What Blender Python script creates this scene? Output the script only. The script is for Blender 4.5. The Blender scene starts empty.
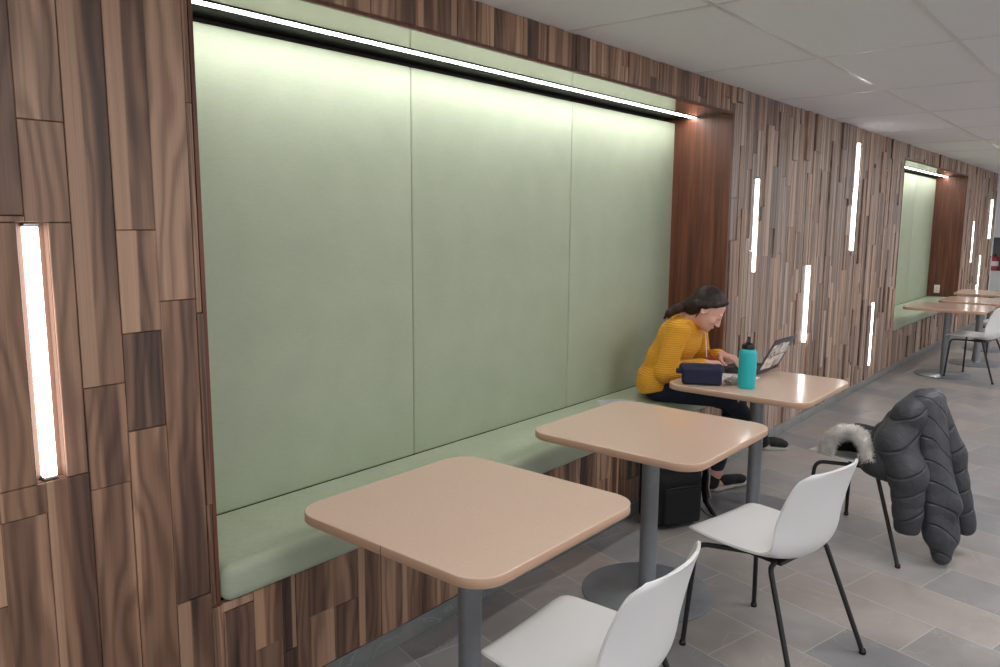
import bpy, bmesh, math, random
import numpy as np
from mathutils import Vector, Matrix
random.seed(7)
rng = np.random.default_rng(7)
sc = bpy.context.scene
COL = sc.collection
PI = math.pi
V = Vector

# ---------------------------------------------------------------- materials
def srgb(r, g, b):
    def f(c):
        c /= 255.0
        return c / 12.92 if c <= 0.04045 else ((c + 0.055) / 1.055) ** 2.4
    return (f(r), f(g), f(b), 1.0)

def new_mat(name):
    m = bpy.data.materials.new(name); m.use_nodes = True
    nt = m.node_tree
    b = nt.nodes['Principled BSDF']
    return m, nt, b

def N(nt, t, **kw):
    n = nt.nodes.new(t)
    for k, v in kw.items():
        setattr(n, k, v)
    return n

def L(nt, a, b): nt.links.new(a, b)

def plain(name, col, rough=0.5, metal=0.0, spec=0.5, bump=0.0, bscale=200.0, var=0.0, vscale=8.0, coat=0.0, sheen=0.0):
    m, nt, b = new_mat(name)
    b.inputs['Base Color'].default_value = col
    b.inputs['Roughness'].default_value = rough
    b.inputs['Metallic'].default_value = metal
    b.inputs['Specular IOR Level'].default_value = spec
    b.inputs['Coat Weight'].default_value = coat
    b.inputs['Sheen Weight'].default_value = sheen
    tc = N(nt, 'ShaderNodeTexCoord')
    if var:
        n = N(nt, 'ShaderNodeTexNoise'); n.inputs['Scale'].default_value = vscale; n.inputs['Detail'].default_value = 5
        L(nt, tc.outputs['Object'], n.inputs['Vector'])
        r = N(nt, 'ShaderNodeMapRange'); r.inputs[1].default_value = .3; r.inputs[2].default_value = .7
        r.inputs[3].default_value = 1 - var; r.inputs[4].default_value = 1 + var
        L(nt, n.outputs['Fac'], r.inputs[0])
        mx = N(nt, 'ShaderNodeMix', data_type='RGBA', blend_type='MULTIPLY'); mx.inputs[0].default_value = 1
        mx.inputs[6].default_value = col
        L(nt, r.outputs[0], mx.inputs[7]); L(nt, mx.outputs[2], b.inputs['Base Color'])
    if bump:
        n = N(nt, 'ShaderNodeTexNoise'); n.inputs['Scale'].default_value = bscale; n.inputs['Detail'].default_value = 3
        L(nt, tc.outputs['Object'], n.inputs['Vector'])
        bp = N(nt, 'ShaderNodeBump'); bp.inputs['Strength'].default_value = bump; bp.inputs['Distance'].default_value = .004
        L(nt, n.outputs['Fac'], bp.inputs['Height']); L(nt, bp.outputs[0], b.inputs['Normal'])
    return m

def emit(name, col, s):
    m, nt, b = new_mat(name)
    b.inputs['Base Color'].default_value = (.8, .8, .8, 1)
    b.inputs['Emission Color'].default_value = col
    b.inputs['Emission Strength'].default_value = s
    return m

def math_n(nt, op, a, b=None, c=None):
    n = N(nt, 'ShaderNodeMath', operation=op)
    for i, x in enumerate((a, b, c)):
        if x is None: continue
        if isinstance(x, (int, float)): n.inputs[i].default_value = x
        else: L(nt, x, n.inputs[i])
    return n.outputs[0]

def ramp(nt, fac, stops):
    r = N(nt, 'ShaderNodeValToRGB')
    e = r.color_ramp.elements
    e[0].position, e[0].color = stops[0]
    e[1].position, e[1].color = stops[-1]
    for p, c in stops[1:-1]:
        x = e.new(p); x.color = c
    L(nt, fac, r.inputs[0])
    return r.outputs[0]

def mixc(nt, fac, a, b, mode='MIX'):
    n = N(nt, 'ShaderNodeMix', data_type='RGBA', blend_type=mode)
    for i, x in ((0, fac), (6, a), (7, b)):
        if isinstance(x, (int, float)): n.inputs[i].default_value = x
        elif isinstance(x, tuple): n.inputs[i].default_value = x
        else: L(nt, x, n.inputs[i])
    return n.outputs[2]

# walnut planks: colour attribute "plank" = (tone, seed, sapwood width), UV = across the plank, height in metres
def walnut_mat():
    m, nt, b = new_mat('walnut planks')
    at = N(nt, 'ShaderNodeAttribute', attribute_name='plank')
    sep = N(nt, 'ShaderNodeSeparateColor'); L(nt, at.outputs['Color'], sep.inputs[0])
    tone, seed, sap = sep.outputs[0], sep.outputs[1], sep.outputs[2]
    uv = N(nt, 'ShaderNodeUVMap'); uv.uv_map = 'grain'
    su = N(nt, 'ShaderNodeSeparateXYZ'); L(nt, uv.outputs[0], su.inputs[0])
    u, v = su.outputs[0], su.outputs[1]
    def coord(us, vs, off):
        c = N(nt, 'ShaderNodeCombineXYZ')
        L(nt, math_n(nt, 'MULTIPLY', u, us), c.inputs[0])
        L(nt, math_n(nt, 'MULTIPLY', v, vs), c.inputs[1])
        L(nt, math_n(nt, 'MULTIPLY_ADD', seed, 47.0, off), c.inputs[2])
        return c.outputs[0]
    def noise(us, vs, off, det=3, sc_=1.0, dis=0.0):
        n = N(nt, 'ShaderNodeTexNoise'); n.inputs['Scale'].default_value = sc_
        n.inputs['Detail'].default_value = det; n.inputs['Distortion'].default_value = dis
        L(nt, coord(us, vs, off), n.inputs['Vector'])
        return n.outputs['Fac']
    wob = noise(.5, 1.3, 3.0, 2)
    # growth figure: rings pulled along the plank
    ring = math_n(nt, 'MULTIPLY_ADD', wob, 2.6, math_n(nt, 'MULTIPLY', u, 1.1))
    ring = math_n(nt, 'MULTIPLY_ADD', noise(2.0, 3.0, 9.0, 4), .25, ring)
    rf = math_n(nt, 'MULTIPLY_ADD', math_n(nt, 'SINE', math_n(nt, 'MULTIPLY', ring, 15.0)), .5, .5)
    rf = math_n(nt, 'POWER', rf, 1.6)
    fine = noise(26.0, 2.2, 21.0, 4)
    # soft wide bands of darker heart
    band = noise(1.5, .55, 31.0, 2)
    heart = N(nt, 'ShaderNodeMapRange', interpolation_type='SMOOTHSTEP'); heart.inputs[1].default_value = .43; heart.inputs[2].default_value = .57
    L(nt, band, heart.inputs[0])
    # sapwood stripe along one edge
    edge = math_n(nt, 'MULTIPLY_ADD', noise(.01, .8, 55.0, 2), .34, math_n(nt, 'SUBTRACT', u, .17))
    sf = N(nt, 'ShaderNodeMapRange', interpolation_type='SMOOTHSTEP')
    L(nt, edge, sf.inputs[0])
    L(nt, math_n(nt, 'SUBTRACT', sap, .035), sf.inputs[1]); L(nt, math_n(nt, 'ADD', sap, .035), sf.inputs[2])
    sf.inputs[3].default_value = 1; sf.inputs[4].default_value = 0
    dark = ramp(nt, tone, [(0, srgb(58, 43, 41)), (.5, srgb(94, 69, 59)), (1, srgb(146, 114, 94))])
    light = ramp(nt, tone, [(0, srgb(118, 90, 76)), (.5, srgb(160, 126, 104)), (1, srgb(192, 158, 134))])
    c = mixc(nt, math_n(nt, 'MULTIPLY', heart.outputs[0], .85), light, dark)
    c = mixc(nt, math_n(nt, 'MULTIPLY', rf, .72), c, mixc(nt, 1.0, c, (.47, .42, .41, 1), 'MULTIPLY'))
    c = mixc(nt, sf.outputs[0], c, mixc(nt, .5, light, srgb(196, 162, 138)))
    fr = N(nt, 'ShaderNodeMapRange'); fr.inputs[1].default_value = .3; fr.inputs[2].default_value = .7
    fr.inputs[3].default_value = .86; fr.inputs[4].default_value = 1.1
    L(nt, fine, fr.inputs[0])
    c = mixc(nt, 1.0, c, fr.outputs[0], 'MULTIPLY')
    c = mixc(nt, 1.0, c, (WOODGAIN[0], WOODGAIN[1], WOODGAIN[2], 1), 'MULTIPLY')
    hs = N(nt, 'ShaderNodeHueSaturation'); L(nt, c, hs.inputs['Color'])      # greyness varies by plank; raised beyond the large niche to imitate light-bar sheen
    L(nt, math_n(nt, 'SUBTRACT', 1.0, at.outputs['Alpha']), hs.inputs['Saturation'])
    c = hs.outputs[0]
    L(nt, c, b.inputs['Base Color'])
    b.inputs['Roughness'].default_value = .42
    b.inputs['Specular IOR Level'].default_value = .5
    bp = N(nt, 'ShaderNodeBump'); bp.inputs['Strength'].default_value = .12; bp.inputs['Distance'].default_value = .002
    L(nt, fine, bp.inputs['Height']); L(nt, bp.outputs[0], b.inputs['Normal'])
    return m
WOODGAIN = (1.0, .94, .875)

def veneer_mat():
    m, nt, b = new_mat('walnut veneer')
    tc = N(nt, 'ShaderNodeTexCoord')
    mp = N(nt, 'ShaderNodeMapping'); mp.inputs['Scale'].default_value = (22, 22, 1.1)
    L(nt, tc.outputs['Object'], mp.inputs[0])
    n = N(nt, 'ShaderNodeTexNoise'); n.inputs['Scale'].default_value = 1.6; n.inputs['Detail'].default_value = 6; n.inputs['Distortion'].default_value = .4
    L(nt, mp.outputs[0], n.inputs['Vector'])
    c = ramp(nt, n.outputs['Fac'], [(.25, srgb(66, 36, 26)), (.5, srgb(98, 56, 40)), (.75, srgb(124, 76, 54))])
    L(nt, c, b.inputs['Base Color']); b.inputs['Roughness'].default_value = .4
    return m

def floor_mat():
    m, nt, b = new_mat('slate floor tiles')
    tc = N(nt, 'ShaderNodeTexCoord')
    s3 = N(nt, 'ShaderNodeSeparateXYZ'); L(nt, tc.outputs['Object'], s3.inputs[0])
    x, y = s3.outputs[0], s3.outputs[1]
    cs, sn = math.cos(math.radians(-13.7)), math.sin(math.radians(-13.7))
    s = math_n(nt, 'ADD', math_n(nt, 'MULTIPLY', x, cs), math_n(nt, 'MULTIPLY', y, sn))
    t = math_n(nt, 'ADD', math_n(nt, 'MULTIPLY', x, -sn), math_n(nt, 'MULTIPLY', y, cs))
    TW, TL = .3035, .61
    sc_ = math_n(nt, 'DIVIDE', math_n(nt, 'SUBTRACT', s, 2.788), TW)
    col = math_n(nt, 'FLOOR', sc_)
    fs = math_n(nt, 'MULTIPLY', math_n(nt, 'SUBTRACT', sc_, col), TW)
    tt = math_n(nt, 'SUBTRACT', math_n(nt, 'SUBTRACT', t, -.831), math_n(nt, 'MULTIPLY', col, -.2035))
    tt = math_n(nt, 'DIVIDE', tt, TL)
    row = math_n(nt, 'FLOOR', tt)
    ft = math_n(nt, 'MULTIPLY', math_n(nt, 'SUBTRACT', tt, row), TL)
    def near(f, w):
        d = math_n(nt, 'MINIMUM', f, math_n(nt, 'SUBTRACT', w, f))
        return d
    dist = math_n(nt, 'MINIMUM', near(fs, TW), near(ft, TL))
    g = N(nt, 'ShaderNodeMapRange', interpolation_type='SMOOTHSTEP')
    g.inputs[1].default_value = .0012; g.inputs[2].default_value = .0034; g.inputs[3].default_value = 1; g.inputs[4].default_value = 0
    L(nt, dist, g.inputs[0])
    cid = N(nt, 'ShaderNodeCombineXYZ'); L(nt, col, cid.inputs[0]); L(nt, row, cid.inputs[1])
    wn = N(nt, 'ShaderNodeTexWhiteNoise', noise_dimensions='3D'); L(nt, cid.outputs[0], wn.inputs[0])
    base = ramp(nt, wn.outputs['Value'], [(0, srgb(110, 110, 113)), (.3, srgb(126, 122, 120)), (.6, srgb(133, 125, 121)), (.8, srgb(119, 119, 122)), (1, srgb(136, 132, 131))])
    off = N(nt, 'ShaderNodeVectorMath', operation='MULTIPLY_ADD'); L(nt, wn.outputs['Color'], off.inputs[0]); off.inputs[1].default_value = (9, 9, 9)
    L(nt, tc.outputs['Object'], off.inputs[2])
    n1 = N(nt, 'ShaderNodeTexNoise'); n1.inputs['Scale'].default_value = 3.0; n1.inputs['Detail'].default_value = 7; n1.inputs['Distortion'].default_value = .9
    L(nt, off.outputs[0], n1.inputs['Vector'])
    r1 = N(nt, 'ShaderNodeMapRange'); r1.inputs[1].default_value = .3; r1.inputs[2].default_value = .7; r1.inputs[3].default_value = .8; r1.inputs[4].default_value = 1.14
    L(nt, n1.outputs['Fac'], r1.inputs[0])
    c = mixc(nt, 1.0, base, r1.outputs[0], 'MULTIPLY')
    # thin pale veins on some tiles
    n2 = N(nt, 'ShaderNodeTexNoise'); n2.inputs['Scale'].default_value = 1.6; n2.inputs['Detail'].default_value = 4; n2.inputs['Distortion'].default_value = 1.2
    L(nt, off.outputs[0], n2.inputs['Vector'])
    vein = N(nt, 'ShaderNodeMapRange', interpolation_type='SMOOTHSTEP'); vein.inputs[1].default_value = 0; vein.inputs[2].default_value = .006; vein.inputs[3].default_value = .3; vein.inputs[4].default_value = 0
    L(nt, math_n(nt, 'ABSOLUTE', math_n(nt, 'SUBTRACT', n2.outputs['Fac'], .5)), vein.inputs[0])
    c = mixc(nt, vein.outputs[0], c, srgb(150, 146, 142))
    c = mixc(nt, math_n(nt, 'MULTIPLY', g.outputs[0], .5), c, srgb(168, 166, 165))
    c = mixc(nt, 1.0, c, (FLOORGAIN, FLOORGAIN, FLOORGAIN, 1), 'MULTIPLY')
    L(nt, c, b.inputs['Base Color'])
    r2 = N(nt, 'ShaderNodeMapRange'); r2.inputs[1].default_value = .3; r2.inputs[2].default_value = .7; r2.inputs[3].default_value = .3; r2.inputs[4].default_value = .44
    L(nt, n1.outputs['Fac'], r2.inputs[0]); L(nt, r2.outputs[0], b.inputs['Roughness'])
    b.inputs['Specular IOR Level'].default_value = .45
    bp = N(nt, 'ShaderNodeBump'); bp.inputs['Strength'].default_value = .1; bp.inputs['Distance'].default_value = .003
    L(nt, n1.outputs['Fac'], bp.inputs['Height']); L(nt, bp.outputs[0], b.inputs['Normal'])
    return m
FLOORGAIN = 1.5

def stone_mat():
    m, nt, b = new_mat('grey stone skirting')
    tc = N(nt, 'ShaderNodeTexCoord')
    n1 = N(nt, 'ShaderNodeTexNoise'); n1.inputs['Scale'].default_value = 4; n1.inputs['Detail'].default_value = 7; n1.inputs['Distortion'].default_value = 1
    L(nt, tc.outputs['Object'], n1.inputs['Vector'])
    c = ramp(nt, n1.outputs['Fac'], [(.3, srgb(104, 108, 108)), (.5, srgb(122, 126, 124)), (.505, srgb(150, 152, 150)), (.515, srgb(122, 126, 124)), (.75, srgb(136, 138, 136))])
    L(nt, c, b.inputs['Base Color']); b.inputs['Roughness'].default_value = .35
    return m

def laminate_mat():
    m, nt, b = new_mat('tan laminate')
    tc = N(nt, 'ShaderNodeTexCoord')
    n = N(nt, 'ShaderNodeTexNoise'); n.inputs['Scale'].default_value = 260; n.inputs['Detail'].default_value = 3
    L(nt, tc.outputs['Object'], n.inputs['Vector'])
    c = ramp(nt, n.outputs['Fac'], [(.3, srgb(208, 180, 162)), (.7, srgb(216, 188, 170))])
    L(nt, c, b.inputs['Base Color']); b.inputs['Roughness'].default_value = .14
    b.inputs['Specular IOR Level'].default_value = .5
    return m

def fabric_mat():
    m, nt, b = new_mat('sage green upholstery')
    tc = N(nt, 'ShaderNodeTexCoord')
    n = N(nt, 'ShaderNodeTexNoise'); n.inputs['Scale'].default_value = 5; n.inputs['Detail'].default_value = 4
    L(nt, tc.outputs['Object'], n.inputs['Vector'])
    c = ramp(nt, n.outputs['Fac'], [(.3, srgb(168, 178, 155)), (.7, srgb(175, 185, 162))])
    w1 = N(nt, 'ShaderNodeTexNoise'); w1.inputs['Scale'].default_value = 1
    mp = N(nt, 'ShaderNodeMapping'); mp.inputs['Scale'].default_value = (60, 60, 700)
    L(nt, tc.outputs['Object'], mp.inputs[0]); L(nt, mp.outputs[0], w1.inputs['Vector'])
    r = N(nt, 'ShaderNodeMapRange'); r.inputs[1].default_value = .3; r.inputs[2].default_value = .7; r.inputs[3].default_value = .95; r.inputs[4].default_value = 1.04
    L(nt, w1.outputs['Fac'], r.inputs[0])
    c = mixc(nt, 1.0, c, r.outputs[0], 'MULTIPLY')
    L(nt, c, b.inputs['Base Color']); b.inputs['Roughness'].default_value = .55
    b.inputs['Specular IOR Level'].default_value = .35
    bp = N(nt, 'ShaderNodeBump'); bp.inputs['Strength'].default_value = .12; bp.inputs['Distance'].default_value = .001
    L(nt, w1.outputs['Fac'], bp.inputs['Height']); L(nt, bp.outputs[0], b.inputs['Normal'])
    return m

def knit_mat():
    m, nt, b = new_mat('mustard knit')
    tc = N(nt, 'ShaderNodeTexCoord')
    w = N(nt, 'ShaderNodeTexWave', wave_type='BANDS', bands_direction='Z'); w.inputs['Scale'].default_value = 26; w.inputs['Distortion'].default_value = 1.5
    w.inputs['Detail'].default_value = 2
    L(nt, tc.outputs['Object'], w.inputs['Vector'])
    c = ramp(nt, w.outputs['Fac'], [(0, srgb(214, 148, 34)), (1, srgb(228, 164, 48))])
    L(nt, c, b.inputs['Base Color']); b.inputs['Roughness'].default_value = .85
    bp = N(nt, 'ShaderNodeBump'); bp.inputs['Strength'].default_value = .5; bp.inputs['Distance'].default_value = .006
    L(nt, w.outputs['Fac'], bp.inputs['Height']); L(nt, bp.outputs[0], b.inputs['Normal'])
    return m

def quilt_mat(name, vec, period):
    m, nt, b = new_mat(name)
    tc = N(nt, 'ShaderNodeTexCoord')
    dt = N(nt, 'ShaderNodeVectorMath', operation='DOT_PRODUCT'); L(nt, tc.outputs['Object'], dt.inputs[0]); dt.inputs[1].default_value = vec
    n = N(nt, 'ShaderNodeTexNoise'); n.inputs['Scale'].default_value = 7; L(nt, tc.outputs['Object'], n.inputs['Vector'])
    ph = math_n(nt, 'MULTIPLY_ADD', n.outputs['Fac'], .9, math_n(nt, 'MULTIPLY', dt.outputs['Value'], PI / period))
    g = math_n(nt, 'ABSOLUTE', math_n(nt, 'SINE', ph))
    mr = N(nt, 'ShaderNodeMapRange', interpolation_type='SMOOTHSTEP'); mr.inputs[1].default_value = 0; mr.inputs[2].default_value = .3
    L(nt, g, mr.inputs[0])
    n2 = N(nt, 'ShaderNodeTexNoise'); n2.inputs['Scale'].default_value = 28; n2.inputs['Detail'].default_value = 4; n2.inputs['Distortion'].default_value = .8
    L(nt, tc.outputs['Object'], n2.inputs['Vector'])
    hgt = math_n(nt, 'MULTIPLY_ADD', n2.outputs['Fac'], .55, mr.outputs[0])
    bp = N(nt, 'ShaderNodeBump'); bp.inputs['Strength'].default_value = .75; bp.inputs['Distance'].default_value = .012
    L(nt, hgt, bp.inputs['Height']); L(nt, bp.outputs[0], b.inputs['Normal'])
    b.inputs['Base Color'].default_value = srgb(58, 59, 65); b.inputs['Roughness'].default_value = .55
    return m

def hair_mat():
    m, nt, b = new_mat('dark brown hair')
    tc = N(nt, 'ShaderNodeTexCoord')
    mp = N(nt, 'ShaderNodeMapping'); mp.inputs['Rotation'].default_value = (.5, 0, .45); mp.inputs['Scale'].default_value = (150, 14, 60)
    L(nt, tc.outputs['Object'], mp.inputs[0])
    n = N(nt, 'ShaderNodeTexNoise'); n.inputs['Scale'].default_value = 1; n.inputs['Detail'].default_value = 4; n.inputs['Distortion'].default_value = .5
    L(nt, mp.outputs[0], n.inputs['Vector'])
    c = ramp(nt, n.outputs['Fac'], [(.3, srgb(20, 12, 10)), (.7, srgb(54, 36, 30))])
    L(nt, c, b.inputs['Base Color']); b.inputs['Roughness'].default_value = .5; b.inputs['Specular IOR Level'].default_value = .35
    bp = N(nt, 'ShaderNodeBump'); bp.inputs['Strength'].default_value = .6; bp.inputs['Distance'].default_value = .004
    L(nt, n.outputs['Fac'], bp.inputs['Height']); L(nt, bp.outputs[0], b.inputs['Normal'])
    return m

def sticker_mat():
    m, nt, b = new_mat('sticker paper')
    tc = N(nt, 'ShaderNodeTexCoord')
    v = N(nt, 'ShaderNodeTexVoronoi'); v.inputs['Scale'].default_value = 38
    L(nt, tc.outputs['Object'], v.inputs['Vector'])
    s = N(nt, 'ShaderNodeSeparateColor'); L(nt, v.outputs['Color'], s.inputs[0])
    c = ramp(nt, s.outputs[0], [(0, srgb(110, 108, 104)), (.2, srgb(206, 202, 194)), (.6, srgb(236, 233, 226)), (1, srgb(186, 178, 168))])
    L(nt, c, b.inputs['Base Color']); b.inputs['Roughness'].default_value = .5
    return m

M = dict(
    walnut=walnut_mat(), veneer=veneer_mat(), floor=floor_mat(), stone=stone_mat(), lam=laminate_mat(), fabric=fabric_mat(),
    recess=plain('walnut recess lining', srgb(112, 84, 70), .6),
    gap=plain('dark backing board', srgb(34, 24, 20), .8),
    ceil=plain('ceiling tile', srgb(230, 231, 234), .9, bump=.15, bscale=260, var=.015, vscale=60),
    tbar=plain('white enamelled grid', srgb(212, 212, 212), .28, spec=.6),
    wall=plain('painted wall', srgb(214, 214, 212), .8, var=.02),
    darkpaint=plain('dark grey paint', srgb(112, 112, 114), .7),
    soffit=plain('polished laminate', srgb(148, 144, 136), .1, metal=.85),
    black=plain('black powder coat', srgb(20, 20, 21), .38),
    blackmatte=plain('black anodised', srgb(12, 12, 13), .6),
    alu=plain('satin aluminium', srgb(170, 170, 172), .35, metal=1),
    steel=plain('brushed steel', srgb(138, 141, 146), .4, metal=.45, var=.05, vscale=30),
    steelbase=plain('steel base plate', srgb(140, 144, 152), .32, metal=.45, var=.06, vscale=14),
    edge=plain('tan edge band', srgb(196, 160, 134), .42),
    under=plain('table underside', srgb(60, 52, 48), .8),
    plastic=plain('white plastic shell', srgb(226, 226, 226), .38, spec=.45),
    glide=plain('dark chrome glide', srgb(60, 60, 62), .25, metal=.9),
    led=emit('lit diffuser', (1, .985, .965, 1), 8.0),
    strip=emit('lit strip diffuser', (1, .985, .95, 1), 30.0),
    fill_panel=emit('fill ceiling diffuser', (1, .985, .97, 1), 15),
    skin=plain('skin', srgb(214, 164, 148), .5, var=.04, vscale=20),
    lip=plain('lip', srgb(176, 104, 98), .45),
    hair=hair_mat(),
    knit=knit_mat(),
    denim=plain('dark denim', srgb(24, 34, 50), .85, bump=.3, bscale=400, var=.12, vscale=14),
    shoe=plain('black canvas', srgb(17, 17, 18), .8, bump=.3, bscale=300),
    sole=plain('white rubber', srgb(176, 172, 166), .6),
    eye=plain('dark eye', srgb(28, 20, 18), .3),
    quilt=plain('charcoal quilted nylon', srgb(50, 51, 56), .62, bump=.35, bscale=55, var=.08, vscale=20),
    quilt_body=quilt_mat('charcoal quilted nylon of the body', (.75, .2, .8), .085),
    quilt_sleeve=quilt_mat('charcoal quilted nylon of the sleeve', (-.45, .25, .9), .10),
    lining=plain('black lining', srgb(16, 16, 17), .8),
    fur=plain('pale fur', srgb(238, 234, 230), .9, var=.2, vscale=30),
    bag=plain('black nylon', srgb(9, 9, 12), .85, bump=.25, bscale=240),
    strapgrey=plain('pale grey webbing', srgb(120, 118, 116), .8),
    teal=plain('teal enamel', srgb(34, 178, 184), .38),
    navy=plain('navy canvas', srgb(17, 24, 54), .7, bump=.3, bscale=300, var=.1, vscale=30),
    zip=plain('grey zip', srgb(84, 90, 106), .6),
    lapgrey=plain('grey metal lid', srgb(84, 85, 90), .4, metal=.5),
    lapkey=plain('black keys', srgb(24, 24, 26), .5),
    screen=plain('dark screen glass', srgb(14, 16, 20), .12),
    stick=sticker_mat(),
    paper=plain('white paper', srgb(226, 226, 232), .7, var=.02, vscale=30),
    ink=plain('grey print', srgb(120, 122, 128), .8),
    foil=plain('crumpled wrapper', srgb(176, 166, 158), .3, metal=.3, var=.25, vscale=60, bump=.6, bscale=90),
    red=plain('red plastic', srgb(170, 30, 40), .4),
    outlet=plain('ivory plastic', srgb(226, 222, 212), .45),
    extred=plain('red enamel', srgb(180, 34, 36), .35),
)

# ---------------------------------------------------------------- mesh helpers
def tag(o, label=None, cat=None, group=None, kind=None):
    if label: o['label'] = label
    if cat: o['category'] = cat
    if group: o['group'] = group
    if kind: o['kind'] = kind
    return o

def link(name, me, parent=None, mats=(), smooth=None):
    o = bpy.data.objects.new(name, me); COL.objects.link(o)
    if parent: o.parent = parent
    for m in mats:
        me.materials.append(M[m] if isinstance(m, str) else m)
    return o

def shade(me, ang=40):
    me.polygons.foreach_set('use_smooth', [True] * len(me.polygons))
    me.set_sharp_from_angle(angle=math.radians(ang))

def from_bm(name, bm, mat, parent=None, ang=40):
    me = bpy.data.meshes.new(name)
    bmesh.ops.recalc_face_normals(bm, faces=bm.faces)
    bm.to_mesh(me); bm.free()
    shade(me, ang)
    mats = mat if isinstance(mat, (list, tuple)) else [mat]
    return link(name, me, parent, mats)

def from_np(name, v, f, mat, parent=None, off=(0, 0, 0), smooth=True):
    me = bpy.data.meshes.new(name)
    me.from_pydata((np.asarray(v) - np.asarray(off)).tolist(), [], f.tolist() if hasattr(f, 'tolist') else f)
    me.update()
    if smooth: me.polygons.foreach_set('use_smooth', [True] * len(me.polygons))
    return link(name, me, parent, [mat])

def empty(name, loc, rz=0, **kw):
    o = bpy.data.objects.new(name, None); COL.objects.link(o)
    o.location = loc; o.rotation_euler = (0, 0, rz); o.empty_display_size = .1
    return tag(o, **kw)

def box(bm, c, h, bev=0.0, seg=2, R=None):
    r = bmesh.ops.create_cube(bm, size=2.0)
    vs = r['verts']
    for v in vs: v.co = V((v.co.x * h[0], v.co.y * h[1], v.co.z * h[2]))
    if bev:
        es = list({e for v in vs for e in v.link_edges})
        g = bmesh.ops.bevel(bm, geom=es, offset=bev, segments=seg, affect='EDGES', profile=.5)
        vs = list({v for f in g['faces'] for v in f.verts} | {v for v in vs if v.is_valid})
    for v in vs:
        p = v.co if R is None else R @ v.co
        v.co = p + V(c)
    return vs

def lathe(bm, prof, n=32, c=(0, 0, 0), R=None):
    rings = []
    for r, z in prof:
        ring = []
        for i in range(n):
            a = 2 * PI * i / n
            p = V((r * math.cos(a), r * math.sin(a), z))
            if R is not None: p = R @ p
            ring.append(bm.verts.new(p + V(c)))
        rings.append(ring)
    for a, b in zip(rings, rings[1:]):
        for i in range(n):
            bm.faces.new((a[i], a[(i + 1) % n], b[(i + 1) % n], b[i]))
    bm.faces.new(rings[0][::-1]); bm.faces.new(rings[-1])

def tube(bm, pts, r, n=12, caps=True):
    pts = [V(p) for p in pts]
    rs = r if isinstance(r, (list, tuple)) else [r] * len(pts)
    rings = []
    prev = None
    for i, p in enumerate(pts):
        d = (pts[min(i + 1, len(pts) - 1)] - pts[max(i - 1, 0)]).normalized()
        if prev is None:
            a = d.orthogonal().normalized()
        else:
            a = (prev - d * prev.dot(d)).normalized()
        prev = a
        b = d.cross(a)
        rings.append([bm.verts.new(p + (a * math.cos(2 * PI * k / n) + b * math.sin(2 * PI * k / n)) * rs[i]) for k in range(n)])
    for A, B in zip(rings, rings[1:]):
        for k in range(n):
            bm.faces.new((A[k], A[(k + 1) % n], B[(k + 1) % n], B[k]))
    if caps:
        bm.faces.new(rings[0][::-1]); bm.faces.new(rings[-1])

def arc_pts(p0, p1, p2, r, n=6):
    """polyline p0-p1-p2 with the corner at p1 rounded"""
    p0, p1, p2 = V(p0), V(p1), V(p2)
    a = (p0 - p1).normalized(); b = (p2 - p1).normalized()
    s, e = p1 + a * r, p1 + b * r
    out = []
    for i in range(n + 1):
        t = i / n
        out.append((s * (1 - t) ** 2) + (p1 * 2 * t * (1 - t)) + (e * t * t))
    return out

def copy_tree(o, parent=None):
    c = o.copy(); COL.objects.link(c)
    if parent is not None: c.parent = parent
    for ch in list(o.children): copy_tree(ch, c)
    return c

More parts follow.
